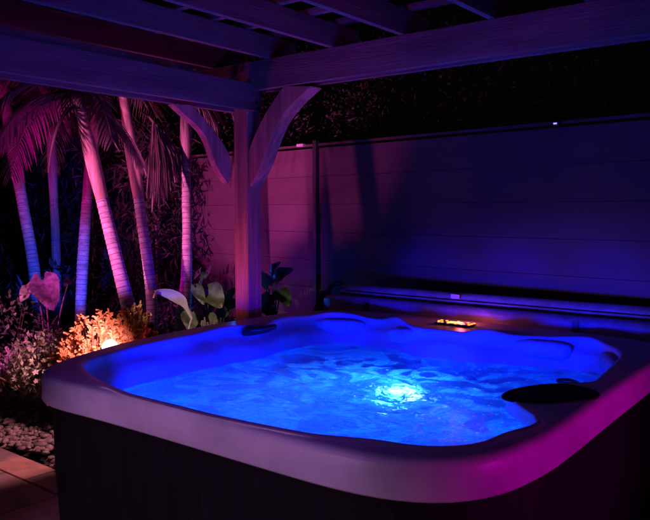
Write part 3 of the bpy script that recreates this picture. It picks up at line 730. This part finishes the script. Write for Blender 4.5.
# tub: underwater LED + unseen blue fills added for the water, walls and beams
lamp('POINT', LP+nn*.16, (.0, .09, 1), 75, .03, name='tub_lamp_and_fill')
for x, y in ((-3.05, 2.22), (-2.5, 2.10), (-1.95, 2.10), (-1.45, 2.27)):
    lamp('POINT', (x, y, .56), (.0, .035, 1), 26, .03, name='tub_lamp_and_fill')  # hidden points added under the front rim to brighten the water
lamp('POINT', (-1.20, 3.1, .60), (.0, .035, 1), 16, .03, name='tub_lamp_and_fill')  # one more hidden blue point, added below the filter shelf
for x, ax, ay in ((-3.1, -3.5, 4.4), (-2.75, -2.9, 4.4), (-2.3, -2.3, 4.4), (-1.9, -1.8, 4.5), (-1.5, -1.3, 4.4), (-2.0, -3.5, 3.2), (-1.6, -3.5, 3.9), (-2.4, -3.45, 2.7)):
    lamp('SPOT', (x, 2.12, .785), BL, 200, .03, aim=(ax, ay, .71 if ay > 4 else .66), ang=38 if ay > 4 else 32, blend=.8, name='tub_blue_fill')  # unseen spots added to brighten the shell walls above the water
lamp('SPOT', (-1.25, 3.1, .785), BL, 190, .03, aim=(-3.6, 3.3, .66), ang=40, blend=.8, name='tub_blue_fill')  # added blue fill across to the left wall
lamp('POINT', (-2.4, 3.4, .85), BL, 8, .25, name='tub_glow')  # added point standing in for the water's blue spill on the beams
lamp('POINT', kc+Vector((0, .09, .05)), (1, .10, .14), 1.6, .02, name='panel_glow')
# garden lamp and uplights, with added fill spots among them
lamp('SPOT', (gp.x, gp.y, gp.z+.09), (1, .34, .42), 80, .05, aim=(gp.x-.8, gp.y-.22, gp.z-.42), ang=132, blend=.35, name='garden_bulb')
lamp('SPOT', (-4.75, 1.0, 1.0), (1, .12, .54), 1000, .04, aim=(-5.62, 4.1, 1.85), ang=34, blend=.5, name='palm_uplight')
lamp('SPOT', (-6.5, 1.9, 1.0), (1, .10, .50), 240, .04, aim=(-5.6, 4.1, 1.8), ang=32, blend=.6, name='palm_uplight')
lamp('SPOT', (-4.55, 3.45, .25), (1, .04, .34), 70, .03, aim=(-3.95, 4.1, 2.45), ang=62, blend=.8, name='post_uplight')
lamp('SPOT', (-4.75, 3.5, .9), (1, .22, .16), 9, .03, aim=(-4.12, 4.15, 1.3), ang=44, blend=.8, name='post_uplight')
lamp('SPOT', (-4.45, 2.6, 1.4), (1, .72, .66), 75, .03, aim=at(208, 312, 6.4), ang=24, blend=.8, name='plant_spotlight')
lamp('SPOT', (-5.7, 4.2, .9), (1, .0, .70), 24, .05, aim=(-5.8, 6.2, 1.5), ang=104, blend=.9, name='fence_uplight')
lamp('SPOT', (-6.6, 2.6, .5), (1, .0, .50), 220, .05, aim=(-7.2, 4.6, 3.2), ang=70, blend=.8, name='canopy_uplight')
lamp('SPOT', (-5.3, 1.3, .9), (1, .12, .60), 260, .05, aim=at(42, 300, 6.5), ang=40, blend=.8, name='ear_fill_spot')  # unseen spot added over the patio to brighten the elephant ear
lamp('SPOT', at(60, 330, 7.0), (.01, .04, 1), 170, .05, aim=at(58, 252, 8.5), ang=50, name='blue_uplight')
lamp('POINT', at(236, 285, 7.4), (.0, .10, 1), 6, .03, name='blue_uplight')
for x in (-3.3, -2.5, -1.7):
    lamp('SPOT', (x+.1, 2.12, .87), BL, 330, .03, aim=(x, 5.0, 1.0), ang=17, blend=.9, name='tub_blue_fill')  # added narrow blue fill aimed at the folded cover
lamp('SPOT', (-1.5, -1.0, 1.0), (1, .0, .85), 75, .1, aim=(-2.4, 4.15, 3.9), ang=38, blend=.7, name='beam_tint_fill')  # unseen magenta fill added to turn header and rafters more violet
lamp('SPOT', (2.6, 2.2, .9), (1, .0, .85), 60, .1, aim=(-3.9, 3.0, 2.9), ang=26, blend=.8, name='beam_tint_fill')  # second added magenta fill, for the side beams
# magenta lamp on the house side and low soft lamp on the camera side, both below the rim
lamp('SPOT', (3.2, 3.2, .74), (1, .0, .80), 330, .2, aim=(-1.0, 3.0, .5), ang=40, blend=.9, name='house_magenta_lamp')
lamp('SPOT', (-2.6, -1.6, .78), (.80, .34, .78), 185, .12, aim=(-2.25, 1.9, -.2), ang=50, blend=.5, name='front_lamp_and_fill')
lamp('SPOT', (-2.2, .2, 2.5), (.28, .07, 1), 42, .12, aim=(-2.3, 2.2, .6), ang=60, blend=.8, name='front_lamp_and_fill')  # unseen high purple fill added to lighten the rim deck

# ------------------------------------------------------------------ night sky
w = bpy.data.worlds.new('World'); S.world = w; w.use_nodes = True; nt = w.node_tree
sk = nt.nodes.new('ShaderNodeTexSky'); sk.sky_type = 'NISHITA'; sk.sun_disc = False; sk.sun_elevation = R(2); sk.sun_rotation = R(200)
bg = nt.nodes['Background']; nt.links.new(sk.outputs[0], bg.inputs[0]); bg.inputs[1].default_value = .0005
sl = bpy.data.lights.new('moon', 'SUN'); sl.energy = .015; sl.angle = R(2); sl.color = (.8, .85, 1)
so = bpy.data.objects.new('moon', sl); C.objects.link(so); so.rotation_euler = (R(50), 0, R(-25))
S.view_settings.view_transform = 'Standard'; S.view_settings.look = 'None'; S.view_settings.exposure = 0; S.view_settings.gamma = 1
S.render.engine = 'CYCLES'; S.cycles.max_bounces = 8; S.cycles.transparent_max_bounces = 12; S.cycles.sample_clamp_indirect = 4
